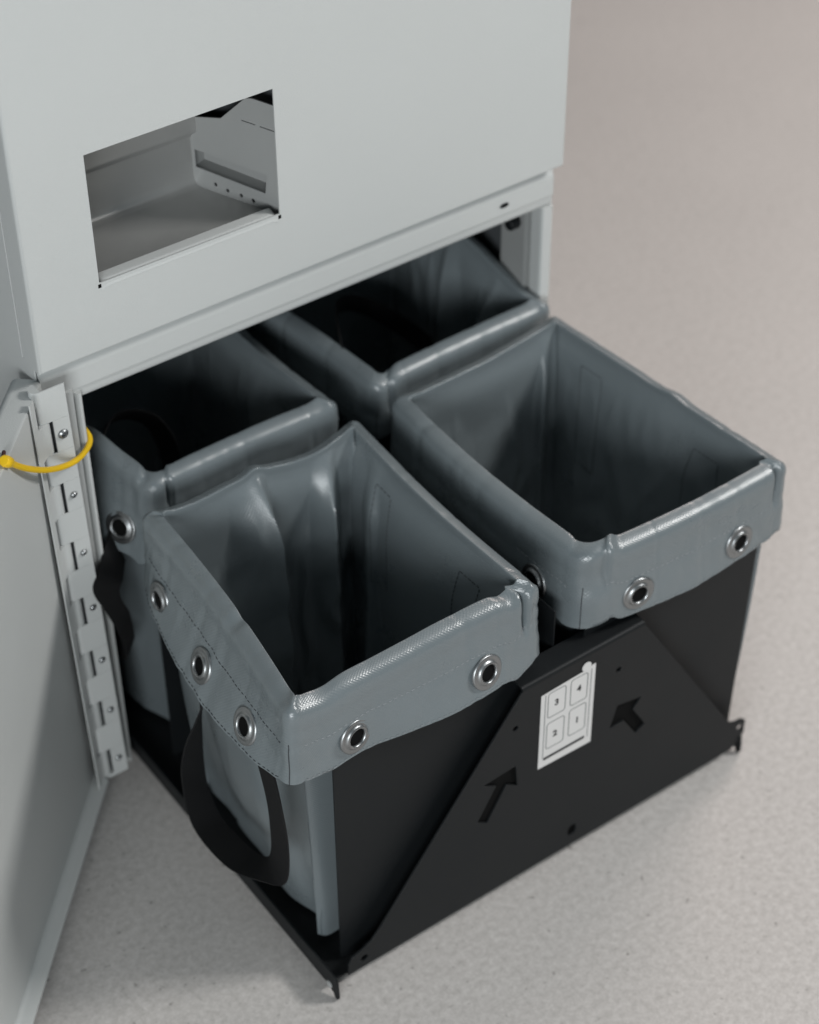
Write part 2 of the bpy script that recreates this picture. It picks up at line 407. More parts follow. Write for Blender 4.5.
dprof += [(q0.x, q0.y), (e.x, e.y), ((e + h).x, (e + h).y), ((q0 + h).x, (q0 + h).y), ((AX + DD * 0.003 - DN * 0.003).x, (AX + DD * 0.003 - DN * 0.003).y), (AX.x, AX.y + 0.004)]
q1 = q0 + ld * 0.0050
dleaf = [(q1.x, q1.y), ((q1 + h).x, (q1 + h).y), ((e + h).x, (e + h).y), (e.x, e.y)]
segs = []; zc = 0.5055; segs.append((zc, ZH1, True))
while zc > ZH0 + 0.004:
    z2 = max(zc - PITCH / 2, ZH0); segs.append((z2, zc, len(segs) % 2 == 0)); zc = z2
for z0, z1, fx in segs:
    sweep(fprof if fx else fleaf, z0 + 0.0001, z1 - 0.0001)
    sweep(dleaf if fx else dprof, z0 + 0.0001, z1 - 0.0001)
hinge = fin(bm, 'piano_hinge', 'paint', cab, wn=False, angle=40)
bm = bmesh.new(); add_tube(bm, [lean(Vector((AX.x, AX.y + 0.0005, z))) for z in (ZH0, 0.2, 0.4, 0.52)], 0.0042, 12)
fin(bm, 'shade_pin', 'hole', hinge)  # rod inside the barrel, coloured black as shade for the knuckle gaps
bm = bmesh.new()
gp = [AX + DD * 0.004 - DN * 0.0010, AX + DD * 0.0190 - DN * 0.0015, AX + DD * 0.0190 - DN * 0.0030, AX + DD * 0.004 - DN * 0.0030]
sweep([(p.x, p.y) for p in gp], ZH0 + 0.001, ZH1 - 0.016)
fin(bm, 'gap_shade', 'hole', hinge)  # added black slab that paints shade into the door-side slots
bm = bmesh.new(); sweep([(0.0022, LY + 0.0022), (0.0155, LY + 0.0022), (0.0155, 0.0093), (0.0022, 0.0093)], ZH0 + 0.002, ZH1 - 0.014)
fin(bm, 'shade_packer', 'dark_inner', hinge)  # packer coloured dark to put shade into the slots in front
for i, z in enumerate(zs):
    b2 = bmesh.new()
    r = 0.0052 if i == 0 else 0.0037
    add_lathe(b2, [(0.0, 0.0007), (0.0012, 0.0007), (0.0016, 0.0024), (r * 0.55, 0.0026), (r * 0.85, 0.0017), (r, 0.0004), (r, -0.0005)], Matrix.Translation(lean(Vector((0.0092, LY, z)))) @ Matrix.Rotation(PI / 2, 4, 'X'), 20)
    fin(b2, 'screw', 'steel', hinge)

# open lower door: hollow pan with a folded flange along the bottom
def dp(a, o, z): return D0 + DD * a + DN * o + Vector((0, 0, z))
DL = 0.56; ZB, ZTP = 0.030, 0.535
def add_slab(bm, a0, a1, o0, o1, z0, z1, bev=0.0):
    t = bmesh.new(); bmesh.ops.create_cube(t, size=1)
    for v in t.verts:
        v.co = dp((a0 + a1) / 2 + v.co.x * (a1 - a0), (o0 + o1) / 2 + v.co.y * (o1 - o0), (z0 + z1) / 2 + v.co.z * (z1 - z0))
    if bev: bmesh.ops.bevel(t, geom=t.edges[:], offset=bev, segments=4, profile=0.5, affect='EDGES')
    merge(bm, t)
bm = bmesh.new()
prof = [(SK - 0.0010, ZB - 0.004)]       # (offset, height) section with a soft bend into the bottom flange and a rounded top
prof += [(0.0204, ZB - 0.004), (0.0206, ZB - 0.0025), (0.0204, ZB - 0.0008), (SK + 0.006, ZB)]
for k in range(1, 6):
    a = PI / 2 * k / 5; prof.append((SK + 0.006 - 0.006 * math.sin(a), ZB + 0.006 - 0.006 * math.cos(a)))
prof += [(SK, ZTP - 0.003), (SK - 0.0007, ZTP - 0.0008), (SK - 0.003, ZTP), (-0.016, ZTP)]
for k in range(1, 7):
    a = PI / 2 * k / 6; prof.append((-0.016 - 0.009 * math.sin(a), ZTP - 0.009 + 0.009 * math.cos(a)))
prof += [(-0.025, ZB - 0.004)]
def a0(o): return 0.0 if o <= SK else 0.0 + 0.027 * min(1, (o - SK) / 0.008)
A = [bm.verts.new(dp(a0(o), o, z)) for o, z in prof]; A2 = [bm.verts.new(dp(0.045, o, z)) for o, z in prof]; B = [bm.verts.new(dp(DL, o, z)) for o, z in prof]
for P, Q in ((A, A2), (A2, B)):
    for k in range(len(prof)): bm.faces.new((P[k], P[(k + 1) % len(prof)], Q[(k + 1) % len(prof)], Q[k]))
bm.faces.new(A); bm.faces.new(B)
ldoor = fin(bm, 'lower_door', 'paint', cab, angle=40)

# ------------------------------------------------------------------ yellow seal tie between door and frame
tie = thing('cable_tie', 'yellow plastic cable tie looped from the door edge round the hinge stile', 'cable tie', (0.0, -0.02, 0.45))
P0 = Vector((-0.0712, -0.0705, 0.533))
path = [(-0.0709, -0.071, 0.5349), (-0.0501, -0.055, 0.5072), (-0.0245, -0.037, 0.4803), (-0.0014, -0.022, 0.4625), (0.0186, -0.0115, 0.4542), (0.0358, 0.0015, 0.4505), (0.0450, 0.012, 0.4514), (0.0452, 0.022, 0.4560), (0.040, 0.032, 0.462)]
bm = bmesh.new(); add_tube(bm, catmull(path, 8), 0.0029, 12)
fin(bm, 'loop', 'yellow', tie, wn=False)
bm = bmesh.new()
hd = (Vector(path[1]) - Vector(path[0])).normalized()
q = hd.to_track_quat('Z', 'Y').to_matrix().to_4x4()
add_lathe(bm, [(0.0, -0.010), (0.0040, -0.0097), (0.0052, -0.008), (0.0055, -0.003), (0.0050, 0.003), (0.0030, 0.006), (0.0, 0.0062)], Matrix.Translation(path[0]) @ q, 14)
fin(bm, 'head', 'yellow', tie, wn=False)
bm = bmesh.new(); add_tube(bm, [Vector((-0.074, -0.068, 0.5385)), Vector((-0.070, -0.062, 0.5375)), Vector((-0.068, -0.058, 0.536))], 0.0018, 8)
fin(bm, 'tail', 'red', tie, wn=False)

# ------------------------------------------------------------------ sliding tray
tray = thing('pull_out_tray', 'black metal pull-out tray with arrow-marked front plate under the four bags', 'tray', (0.325, -0.18, 0))
YP = -0.357
outer = [(0.0712, 0.0115), (0.0712, 0.0270), (0.0755, 0.0345), (0.0880, 0.0385), (0.0985, 0.0440), (0.1090, 0.0560), (0.2745, 0.2800), (0.4245, 0.2830), (0.5500, 0.0790), (0.5620, 0.0600), (0.5700, 0.0560), (0.5800, 0.0545), (0.5862, 0.0490), (0.5862, 0.0300), (0.5775, 0.0190), (0.5690, 0.0130)]
arrowR = [(0.3889, 0.1594), (0.3971, 0.1875), (0.4292, 0.1810), (0.4185, 0.1690), (0.4366, 0.1378), (0.4253, 0.1308), (0.4073, 0.1600)]
arrowL = [(0.2317, 0.1790), (0.2705, 0.1822), (0.2733, 0.1529), (0.2598, 0.1625), (0.2375, 0.1222), (0.2253, 0.1305), (0.2472, 0.1690)]
arrowL, arrowR = [(x, z) for x, z in arrowL], arrowR
loops = [outer, arrowR, arrowL, circle(0.2684, 0.2356, 0.0032, 14), circle(0.3946, 0.2392, 0.0032, 14), circle(0.0901, 0.0243, 0.0042, 14), circle(0.5785, 0.0420, 0.0042, 14), rrect(0.3428, 0.3536, 0.0275, 0.0425, 0.005)]
me = flat_mesh(loops, 0.0024, XZ(YP), 0.0004)
plate = link('front_plate', me, 'black', tray)
bm = bmesh.new()   # folded flange along the top of the plate
pr = [(YP - 0.0012, 0.2800), (YP - 0.0010, 0.2830), (YP + 0.0003, 0.2848), (YP + 0.0030, 0.2856), (YP + 0.0250, 0.2862), (YP + 0.0250, 0.2838), (YP + 0.003, 0.2833), (YP + 0.0012, 0.2800)]
add_prism(bm, pr, lambda p: Vector((0.2752, p[0], p[1] - 0.0006)), lambda p: Vector((0.4240, p[0], p[1] + 0.0012)))
fin(bm, 'top_flange', 'black', plate, angle=60)
for ar in (arrowL, arrowR):
    cx = sum(p[0] for p in ar) / len(ar); cz = sum(p[1] for p in ar) / len(ar)
    me = flat_mesh([rrect(cx - 0.030, cx + 0.030, cz - 0.036, cz + 0.036, 0.004)], 0.0008, XZ(YP + 0.0022))
    link('arrow_shade', me, 'hole', plate)  # added black sheet standing in for the shade behind each arrow cut-out

me = flat_mesh([rrect(0.338, 0.358, 0.0235, 0.0475, 0.004)], 0.0008, XZ(YP + 0.0022))
link('slot_shade', me, 'hole', plate)  # same kind of added black sheet, shade for the bottom slot

# sticker on the plate
bm = bmesh.new()
lab = [(0.2978, 0.1598), (0.3640, 0.1580), (0.3636, 0.2672), (0.3600, 0.2672), (0.3560, 0.2648), (0.2978, 0.2615)]
me = flat_mesh([lab], 0.0004, XZ(YP - 0.0016))
sticker = link('sticker', me, 'white', plate, wn=False)
me = flat_mesh([circle(0.3520, 0.2695, 0.0056, 22)], 0.0005, XZ(YP - 0.0021))
link('round_dot', me, 'white', plate, wn=False)
Y2 = YP - 0.0020
def outline(x0, x1, z0, z1, r, t=0.0007): return [rrect(x0, x1, z0, z1, r), rrect(x0 + t, x1 - t, z0 + t, z1 - t, max(r - t, 0.0004))]
lines = []
for x0, x1, z0, z1 in ((0.3060, 0.3280, 0.2258, 0.2600), (0.3335, 0.3548, 0.2258, 0.2612), (0.3060, 0.3280, 0.1826, 0.2188), (0.3335, 0.3548, 0.1836, 0.2205)):
    lines.append(outline(x0, x1, z0, z1, 0.0035))
bm = bmesh.new()
for lp in lines:
    t = bmesh.new(); me = flat_mesh(lp, 0.0002, XZ(Y2)); t.from_mesh(me); bpy.data.meshes.remove(me); merge(bm, t)
add_box(bm, 0.3026, 0.3032, Y2 - 0.0001, Y2 + 0.0001, 0.1715, 0.2600)
add_box(bm, 0.3584, 0.3590, Y2 - 0.0001, Y2 + 0.0001, 0.1690, 0.2630)
fin(bm, 'outline', 'greyink', sticker, wn=False, smooth=False)
bm = bmesh.new(); add_box(bm, 0.3040, 0.3548, Y2 - 0.0001, Y2 + 0.0001, 0.1688, 0.1722)
fin(bm, 'bar', 'ink', sticker, wn=False, smooth=False)
for tx, x, z in (('3', 0.3170, 0.2425), ('4', 0.3442, 0.2445), ('2', 0.3170, 0.1995), ('1', 0.3442, 0.2010)):
    link('numeral', text_mesh(tx, 0.0108, XZ(Y2) @ Matrix.Translation((x, z, 0))), 'ink', sticker, wn=False, smooth=False)

# upright panels, base, rails and feet
me = flat_mesh([[(0.0752, 0.0145), (0.5800, 0.0145), (0.5890, 0.330), (0.366, 0.330), (0.362, 0.235), (0.302, 0.235), (0.300, 0.330), (0.0752, 0.330)]], 0.0018, XZ(-0.3385), 0.0003)
link('front_panel', me, 'black', tray)
bm = bmesh.new()
add_box(bm, 0.0752, 0.5880, -0.0245, -0.0230, 0.0275, 0.330, 0.0005)
add_box(bm, 0.3325, 0.3340, -0.3310, -0.0250, 0.0275, 0.330, 0.0005)
add_box(bm, 0.3325, 0.3340, -0.0225, 0.2800, 0.0275, 0.330, 0.0005)
add_box(bm, 0.0752, 0.5880, 0.2810, 0.2825, 0.0275, 0.360, 0.0005)
fin(bm, 'divider', 'black', tray)
bm = bmesh.new(); add_box(bm, 0.0525, 0.5810, -0.3550, 0.2808, 0.0105, 0.0130, 0.0005)
fin(bm, 'base', 'black', tray)
for xo, sgn in ((0.0500, 1), (0.5830, -1)):
    bm = bmesh.new()
    pr = [(-0.3735, 0.0260), (-0.3750, 0.0045), (-0.3730, 0.0010), (-0.3695, 0.0010), (-0.3660, 0.0062), (-0.3640, 0.0062), (-0.3600, 0.0100), (0.2750, 0.0100), (0.2750, 0.0320), (-0.3660, 0.0320), (-0.3715, 0.0305)]
    ys = 0.004 if sgn > 0 else 0.014
    add_prism(bm, pr, lambda p: Vector((xo, p[0] + ys, p[1])), lambda p: Vector((xo + 0.0020 * sgn, p[0] + ys, p[1])))
    r_ = fin(bm, 'side_rail', 'black', tray)
    bm = bmesh.new()
    add_lathe(bm, [(0.0, 0.0018), (0.0025, 0.0016), (0.0040, 0.0010), (0.0043, 0.0), (0.0043, -0.001)], Matrix.Translation((xo - (0.0002 if sgn > 0 else -0.0002), -0.3560, 0.0125)) @ Matrix.Rotation(-PI / 2 * sgn, 4, 'Y'), 18)
    fin(bm, 'roller', 'inner' if sgn > 0 else 'black', r_)

# ------------------------------------------------------------------ vinyl bags
GROUP = 'grey vinyl bags in the pull-out tray'
def sstep(a, b, x):
    t = min(max((x - a) / (b - a), 0), 1); return t * t * (3 - 2 * t)
def gs(x, c, s): return math.exp(-((x - c) / s) ** 2)

def tent(x, c, wl, wr):
    t = (x - c) / (wl if x < c else wr); return max(0.0, 1 - abs(t)) ** 1.05

class Bag:
    """A loop of ridge points; the section runs inner floor > inner wall > rolled rim > outer hem > hidden tuck > outer wall."""
    def __init__(self, corners, rc, seed, side, hem=0.088, zb=0.024, nside=110):
        # corners: [back-left, back-right, front-right, front-left] ; side(k, f) -> dict(lat, dz, flare, hem)
        self.seed = seed; self.zb = zb; self.ring = []
        C = [Vector(c) for c in corners]
        order = [0, 1, 2, 3]
        for k in range(4):                       # side 0 back, 1 right, 2 front, 3 left
            a, b = C[k], C[(k + 1) % 4]; L = (b - a).length
            ra, rb = rc[k] / L, rc[(k + 1) % 4] / L
            d = (b - a); d.z = 0; d.normalize(); nrm = Vector((d.y, -d.x, 0)) * -1
            cx = (C[0] + C[1] + C[2] + C[3]) / 4
            if nrm.dot((a + b) / 2 - cx) < 0: nrm = -nrm
            for i in range(nside):
                f = i / (nside - 1); g = f + 0.10 * math.sin(2 * PI * f) * -0.9 / PI   # denser near the corners
                f2 = ra + (1 - ra - rb) * g
                s = side(k, f2); p = a.lerp(b, f2) + nrm * s.get('lat', 0) + Vector((0, 0, s.get('dz', 0)))
                self.ring.append(dict(p=p, side=k, f=f2, flare=s.get('flare', 0.004), hem=s.get('hem', hem), fold=s.get('fold', 0.0), bul=s.get('bul', 0.0), ins=s.get('ins', 0.0), pin=s.get('pin', 0.0), tap=s.get('tap', 0.0), cr=s.get('cr', 1.0)))
            # rounded corner between side k and k+1
            b2 = C[(k + 1) % 4]; c2 = C[(k + 2) % 4]; L2 = (c2 - b2).length
            self.ring.append(('corner', k))
        full = []
        n = len(self.ring)
        for i, r in enumerate(self.ring):
            if isinstance(r, tuple):
                A = self.ring[i - 1]; B = self.ring[(i + 1) % n]; pc = C[(r[1] + 1) % 4].copy()
                pc.z = (A['p'].z + B['p'].z) / 2
                m = 7
                for j in range(1, m):
                    t = j / m
                    p = A['p'] * (1 - t) ** 2 + pc * 2 * t * (1 - t) + B['p'] * t * t
                    e = {q: A[q] * (1 - t) + B[q] * t for q in ('flare', 'hem', 'fold', 'bul', 'ins', 'pin', 'tap', 'cr')}
                    full.append(dict(p=p, side=r[1] + 10, f=t, **e))
            else: full.append(r)
        self.ring = full; n = len(full); s = 0.0
        for i, r in enumerate(full):
            a = full[i - 1]['p']; b = full[(i + 1) % n]['p']; t = b - a; t.z = 0; t.normalize()
            r['n'] = Vector((-t.y, t.x, 0)); r['t'] = t
            if i: s += (r['p'] - full[i - 1]['p']).length
            r['s'] = s
        # outward normals
        cx = sum((r['p'] for r in full), Vector()) / n
        if sum(r['n'].dot(r['p'] - cx) for r in full) < 0:
            for r in full: r['n'] = -r['n']
        # blur hard normal flips at the corners a little
        ns = [r['n'].copy() for r in full]
        for i, r in enumerate(full): r['n'] = (ns[i - 1] + ns[i] * 2 + ns[(i + 1) % n]).normalized()
        # inward offsets also slide along the side so that inset corners stay clean
        for r in full:
            if r['side'] < 10: r['m'] = r['n'] - r['t'] * (1 - 2 * r['f'])
        for i, r in enumerate(full):
            if r['side'] >= 10:
                j = i
                while full[j]['side'] >= 10: j -= 1
                k = i
                while full[k % n]['side'] >= 10: k += 1
                t = (i - j) / (k - j); r['m'] = full[j]['m'] * (1 - t) + full[k % n]['m'] * t
        self.n = n; self.rr = 0.0085; self.rim = catmull([Vector((o, z, 0)) for o, z in ((-0.0085, -0.0105), (-0.0085, -0.0045), (-0.0082, -0.0008), (-0.0070, 0.0), (-0.0028, -0.0011), (0.0025, -0.0035), (0.0066, -0.0075), (0.0083, -0.0125), (0.0088, -0.0210))], 2)
        self.rows = [('in', k / 40) for k in range(41)] + [('roll', k / 16) for k in range(1, 17)] + [('hem', k / 16) for k in range(1, 17)] + [('tuck', 0), ('tuck', 1)] + [('out', k / 16) for k in range(17)]
    def corner_d(self, r):
        if r['side'] >= 10: return 0.0
        return min(r['f'], 1 - r['f'])
    def at(self, i, row):
        r = self.ring[i % self.n]; kind, q = row; p = r['p']; H = p.z; R = self.rr; nn = r['n']
        nz = noise.noise; sd = self.seed
        cd = self.corner_d(r); cn = gs(cd, 0, 0.07)
        def crease(k, zz, amt): return -amt * max(0.0, 1 - abs(nz(Vector((p.x * k + sd * 1.7, p.y * k, zz)))) * 7)
        lump = crease(13, H * 3, 0.0012) + crease(31, 1.7, 0.0007) + 0.0007 * cn * nz(Vector((p.x * 120 + sd, p.y * 120, q * 3))) + cn * crease(60, q * 2, 0.0010)
        def crum(k, kz, zz, amt):
            w_ = 0.35 * nz(Vector((p.x * 12 + sd, p.y * 12, zz * 12)))
            dd, _ = noise.voronoi(Vector((p.x * k + sd * 3.1 + w_, p.y * k + w_, zz * kz + w_)))
            return amt * (min(1.0, (dd[1] - dd[0]) * 1.3) - 0.5)
        if kind == 'in':
            z = self.zb + (H - 0.0105 - self.zb) * q
            o = -0.028 + (0.028 - R) * (q ** 1.6)
            dep = 1 - q
            wr = 0.008 * nz(Vector((p.x * 9 + sd, p.y * 9, z * 4))) * sstep(0, 0.4, dep) * (1 - cn)
            wr += crum(13, 7, z, 0.0075 * r['cr']) * sstep(0.0, 0.16, dep) + crum(34, 22, z, 0.0016) * sstep(0.0, 0.05, dep)
            o += wr - r['fold'] * sstep(-0.05, 0.18, dep) * (1 - 0.45 * dep)
            o = min(o, -0.0085 - min(dep * 0.1, 0.006) - (r['ins'] + r['tap'] * dep) * sstep(0, 0.2, dep))
        elif kind == 'roll':
            c = self.rim[min(int(round(q * 16)), 16)]; o = c.x; z = H + c.y + lump * 0.8 * (1 - q)
            o += lump * 0.7 * q - r['pin'] * q
        elif kind == 'hem':
            o = R + r['flare'] * (q ** 1.15) - 0.0008 * gs(q, 0.36, 0.04) + lump * 0.8
            z = H - 0.021 - q * (r['hem'] - 0.021)
            o += 0.0026 * nz(Vector((p.x * 10 + sd, p.y * 10, z * 8))) * q + crum(16, 16, z, 0.0014) * min(1, q * 3) + crum(40, 40, z, 0.0007) - r['pin'] * (1 - sstep(0.1, 0.55, q))
        elif kind == 'tuck':
            o = R + r['flare'] * (1 - q * 0.75) - 0.0035 + lump; z = H - r['hem'] + (0.0 if q == 0 else 0.045)
            if q == 0: o += 0.0026 * nz(Vector((p.x * 10 + sd, p.y * 10, z * 8))); z -= 0.0008
        else:
            ztop = H - 0.05; zb = self.zb - 0.004
            z = ztop + (zb - ztop) * q
            o = -0.0065 - r['ins'] - (0.010 + r['tap']) * q ** 1.2 + r['bul'] * math.sin(PI * (0.08 + 0.66 * q))
            o += 0.009 * nz(Vector((p.x * 15 + sd, p.y * 15, z * 5))) * sstep(0.1, 0.6, q) * (1 if r['bul'] > 0 else 0.12) * (1 - cn) + (crum(10, 4, z, 0.006) * (1 - cn) * sstep(0.05, 0.4, q) if r['bul'] > 0 else 0)
        if o < 0: nn = r['m']
        return Vector((p.x + nn.x * o, p.y + nn.y * o, z))
    def build(self, label):
        c = sum((r['p'] for r in self.ring), Vector()) / self.n
        self.t = thing('vinyl_bag', label, 'bag', (c.x, c.y, self.zb - 0.004), GROUP)
        bm = bmesh.new(); uvl = bm.loops.layers.uv.new('UVMap')
        V = [[bm.verts.new(self.at(i, row)) for i in range(self.n)] for row in self.rows]
        vl = [0.0]
        for a, b in zip(V, V[1:]): vl.append(vl[-1] + (a[self.n // 8].co - b[self.n // 8].co).length)
        tot = self.ring[-1]['s'] + (self.ring[0]['p'] - self.ring[-1]['p']).length
        for j in range(len(V) - 1):
            for i in range(self.n):
                i2 = (i + 1) % self.n
                f = bm.faces.new((V[j][i], V[j][i2], V[j + 1][i2], V[j + 1][i]))
                su = (self.ring[i]['s'], self.ring[i2]['s'] if i2 else tot)
                for l, uv in zip(f.loops, ((su[0], vl[j]), (su[1], vl[j]), (su[1], vl[j + 1]), (su[0], vl[j + 1]))): l[uvl].uv = uv
        bm.faces.new(V[0]); bm.faces.new(V[-1])
        self.body = fin(bm, 'bag_body', 'vinyl', self.t, wn=False, angle=75)
        return self.t
    def find(self, side, f):
        return min((i for i in range(self.n) if self.ring[i]['side'] == side), key=lambda i: abs(self.ring[i]['f'] - f))
    def frame(self, side, f, row, flip=False):
        i = self.find(side, f); kind, q = row
        p = self.at(i, row); u = (self.at(i + 2, row) - self.at(i - 2, row)).normalized()
        v = (self.at(i, (kind, min(q + 0.06, 1))) - self.at(i, (kind, max(q - 0.06, 0)))).normalized()
        nn = u.cross(v).normalized()
        if nn.dot(self.ring[i]['n']) < 0: nn = -nn
        if flip: nn = -nn
        v = nn.cross(u).normalized()
        return p, u, v, nn
    def grommet(self, side, f, q=0.66):
        p, u, v, nn = self.frame(side, f, ('hem', q))
        tl = Matrix.Rotation(random.uniform(-.09, .09), 3, u) @ Matrix.Rotation(random.uniform(-.09, .09), 3, v); u, v, nn = tl @ u, tl @ v, tl @ nn; p = p + nn * 0.0006
        m = Matrix(((u.x, v.x, nn.x, p.x), (u.y, v.y, nn.y, p.y), (u.z, v.z, nn.z, p.z), (0, 0, 0, 1)))
        bm = bmesh.new()
        add_lathe(bm, [(0.0086, -0.003), (0.0086, 0.0020), (0.0093, 0.0034), (0.0106, 0.0038), (0.0118, 0.0028), (0.0127, 0.0013), (0.0145, 0.0011), (0.0163, 0.0016), (0.0175, 0.0010), (0.0178, -0.001)], m, 36)
        g = fin(bm, 'grommet', 'steel', self.t, wn=False, angle=60)
        bm = bmesh.new(); add_lathe(bm, [(0.0, 0.0012), (0.0091, 0.0010), (0.0091, 0.0002), (0.0, 0.0002)], m, 24)
        fin(bm, 'eyelet_hole', 'hole', g, wn=False)
    def stitch(self, side, f0, f1, row, m, dash=0.0036, gap=0.0024, flip=False, wd=0.0005):
        """a run of thread dashes just proud of the surface"""
        bm = bmesh.new(); i0, i1 = self.find(side, f0), self.find(side, f1)
        pts = []
        for i in range(min(i0, i1), max(i0, i1) + 1):
            pts.append(self.at(i, row) + self.ring[i]['n'] * (0.0004 if not flip else -0.0004))
        L = [0.0]
        for a, b in zip(pts, pts[1:]): L.append(L[-1] + (b - a).length)
        def at(s):
            for k in range(len(L) - 1):
                if L[k + 1] >= s: 
                    t = (s - L[k]) / max(L[k + 1] - L[k], 1e-9); return pts[k].lerp(pts[k + 1], t)
            return pts[-1]
        s = 0.0
        while s + dash < L[-1]:
            a, b = at(s), at(s + dash * (0.85 + 0.3 * random.random())); add_tube(bm, [a, a.lerp(b, 0.5), b], [wd * 0.6, wd, wd * 0.6], 5); s += dash + gap
        fin(bm, 'stitching', m, self.t, wn=False)
    def patch(self, side, f0, f1, q0, q1, m='midthread'):
        """stitched rectangle on the inner wall"""
        bm = bmesh.new(); i0, i1 = sorted((self.find(side, f0), self.find(side, f1)))
        segs = []
        for i, qa, qb in ((i0, q0, q1), (i1, q0, q1)):
            segs.append([self.at(i, ('in', qa + (qb - qa) * k / 20)) - self.ring[i]['n'] * 0.0005 for k in range(21)])
        segs.append([self.at(i, ('in', q0)) - self.ring[i]['n'] * 0.0005 for i in range(i0, i1 + 1)])
        segs.append([self.at(i, ('in', q1)) - self.ring[i]['n'] * 0.0005 for i in range(i0, i1 + 1)])
        for sg in segs:
            L = sum(((b - a).length for a, b in zip(sg, sg[1:])))
            nd_ = max(int(L / 0.0055), 2)
            for k in range(nd_):
                t0 = (k + 0.1) / nd_ * (len(sg) - 1); t1 = (k + 0.75) / nd_ * (len(sg) - 1)
                def ip(t): j = min(int(t), len(sg) - 2); return sg[j].lerp(sg[j + 1], t - j)
                add_tube(bm, [ip(t0), ip((t0 + t1) / 2), ip(t1)], 0.00045, 5)
        fin(bm, 'stitched_patch', m, self.t, wn=False)
    def seam(self, cornerside, m='thread', q0=0.3, wall=True, t=0.5):
        i = min((k for k in range(self.n) if self.ring[k]['side'] == 10 + cornerside), key=lambda k: abs(self.ring[k]['f'] - t))
        bm = bmesh.new()
        add_tube(bm, [self.at(i, ('hem', q0 + (1 - q0) * k / 12)) + self.ring[i]['n'] * 0.0001 for k in range(13)], 0.0005, 6)
        if wall: add_tube(bm, [self.at(i, ('out', 0.12 + 0.86 * k / 20)) + self.ring[i]['n'] * 0.0007 for k in range(21)], 0.0007, 6)
        fin(bm, 'corner_seam', m, self.t, wn=False)

def ribbon(parent, left, right, m, thick=0.0016, name='strap', sub=8):
    A = catmull(left, sub); B = catmull(right, sub); bm = bmesh.new()
    rows = []
    for i, (a, b) in enumerate(zip(A, B)):
        t = (A[min(i + 1, len(A) - 1)] - A[max(i - 1, 0)] + B[min(i + 1, len(B) - 1)] - B[max(i - 1, 0)]).normalized()
        nn = t.cross((b - a).normalized()).normalized() * thick / 2
        rows.append([bm.verts.new(x) for x in (a + nn, a.lerp(b, .5) + nn * 1.25, b + nn, b - nn, a.lerp(b, .5) - nn * 1.25, a - nn)])
    for P, Q in zip(rows, rows[1:]):
        for k in range(6): bm.faces.new((P[k], P[(k + 1) % 6], Q[(k + 1) % 6], Q[k]))
    bm.faces.new(rows[0]); bm.faces.new(rows[-1])
    return fin(bm, name, m, parent, wn=False, angle=60)

# --- front-left bag
def side_fl(k, f):
    c = gs(min(f, 1 - f), 0, 0.05)
    if k == 0:   # back: rim sags with a peak where the fold starts
        return dict(lat=-0.004 - 0.006 * gs(f, .78, .12), dz=0.006 * gs(f, .47, .05) - 0.006 * gs(f, .70, .14) - 0.003 * gs(f, .2, .15) + 0.005 * c, flare=0.0,
                    fold=0.034 * tent(f, .47, .22, .06) - 0.014 * tent(f, .60, .08, .12) + 0.026 * tent(f, .83, .10, .05) - 0.008 * gs(f, .2, .1), cr=1.7)
    if k == 1:   # right
        return dict(lat=-0.004 * math.sin(PI * f), dz=-0.003 * math.sin(PI * f), flare=0.001, fold=0.014 * gs(f, .18, .07) - 0.006 * gs(f, .34, .08), ins=0.009)
    if k == 2:   # front (runs right > left)
        return dict(lat=-0.003 * math.sin(PI * f), dz=-0.005 * gs(f, .10, .035) + 0.007 * gs(f, .0, .02) - 0.002 * gs(f, .6, .2) + 0.004 * gs(f, 1, .02) - 0.004 * gs(f, .88, .06), flare=0.003 + 0.014 * gs(f, .35, .28), hem=0.088, fold=0.006 * gs(f, .5, .3), ins=0.009 - 0.004 * gs(f, 1, .08), tap=0.012 * gs(f, 1, .06), pin=0.010 * gs(f, .05, .008) - 0.002 * gs(f, .028, .010))
    return dict(lat=-0.007 * math.sin(PI * f), dz=-0.003 * math.sin(PI * f) + 0.003 * gs(f, 0, .03) - 0.003 * gs(f, .42, .03), flare=0.004 + 0.027 * math.sin(PI * f) ** .8, hem=0.090,
                tap=0.008 + 0.006 * gs(f, 0, .3), ins=0.009, bul=(0.014 + 0.010 * gs(f, .6, .3)) * sstep(.05, .40, f), fold=0.008 * gs(f, .15, .1))
bag = Bag([(0.068, -0.047, 0.391), (0.304, -0.045, 0.391), (0.2965, -0.3385, 0.393), (0.036, -0.3395, 0.392)], [0.003, 0.006, 0.003, 0.003], 1.7, side_fl)
bag.build('grey vinyl bag at the front left of the tray with its black strap loop hanging')
for sd, f in ((2, 0.235), (2, 0.775), (3, 0.195), (3, 0.51), (3, 0.84)): bag.grommet(sd, f)
bag.stitch(2, 0.02, 0.985, ('hem', 0.36), 'lightthread'); bag.stitch(3, 0.015, 0.985, ('hem', 0.36), 'thread')
bag.stitch(2, 0.02, 0.985, ('hem', 0.965), 'lightthread', wd=0.0004); bag.stitch(3, 0.015, 0.985, ('hem', 0.965), 'thread', wd=0.0004)
bag.patch(1, 0.74, 0.86, 0.62, 0.93); bag.patch(1, 0.20, 0.30, 0.62, 0.95)
bag.seam(2)
L_ = [(0.0335, -0.1990, 0.3050), (0.031, -0.1925, 0.2805), (0.020, -0.1895, 0.2527), (0.009, -0.1845, 0.221), (0.006, -0.1775, 0.174), (0.004, -0.1944, 0.1222), (0.005, -0.2539, 0.1200), (0.012, -0.3080, 0.1470), (0.024, -0.3290, 0.1560), (0.029, -0.3310, 0.2000), (0.029, -0.3221, 0.2620), (0.029, -0.3052, 0.3180)]
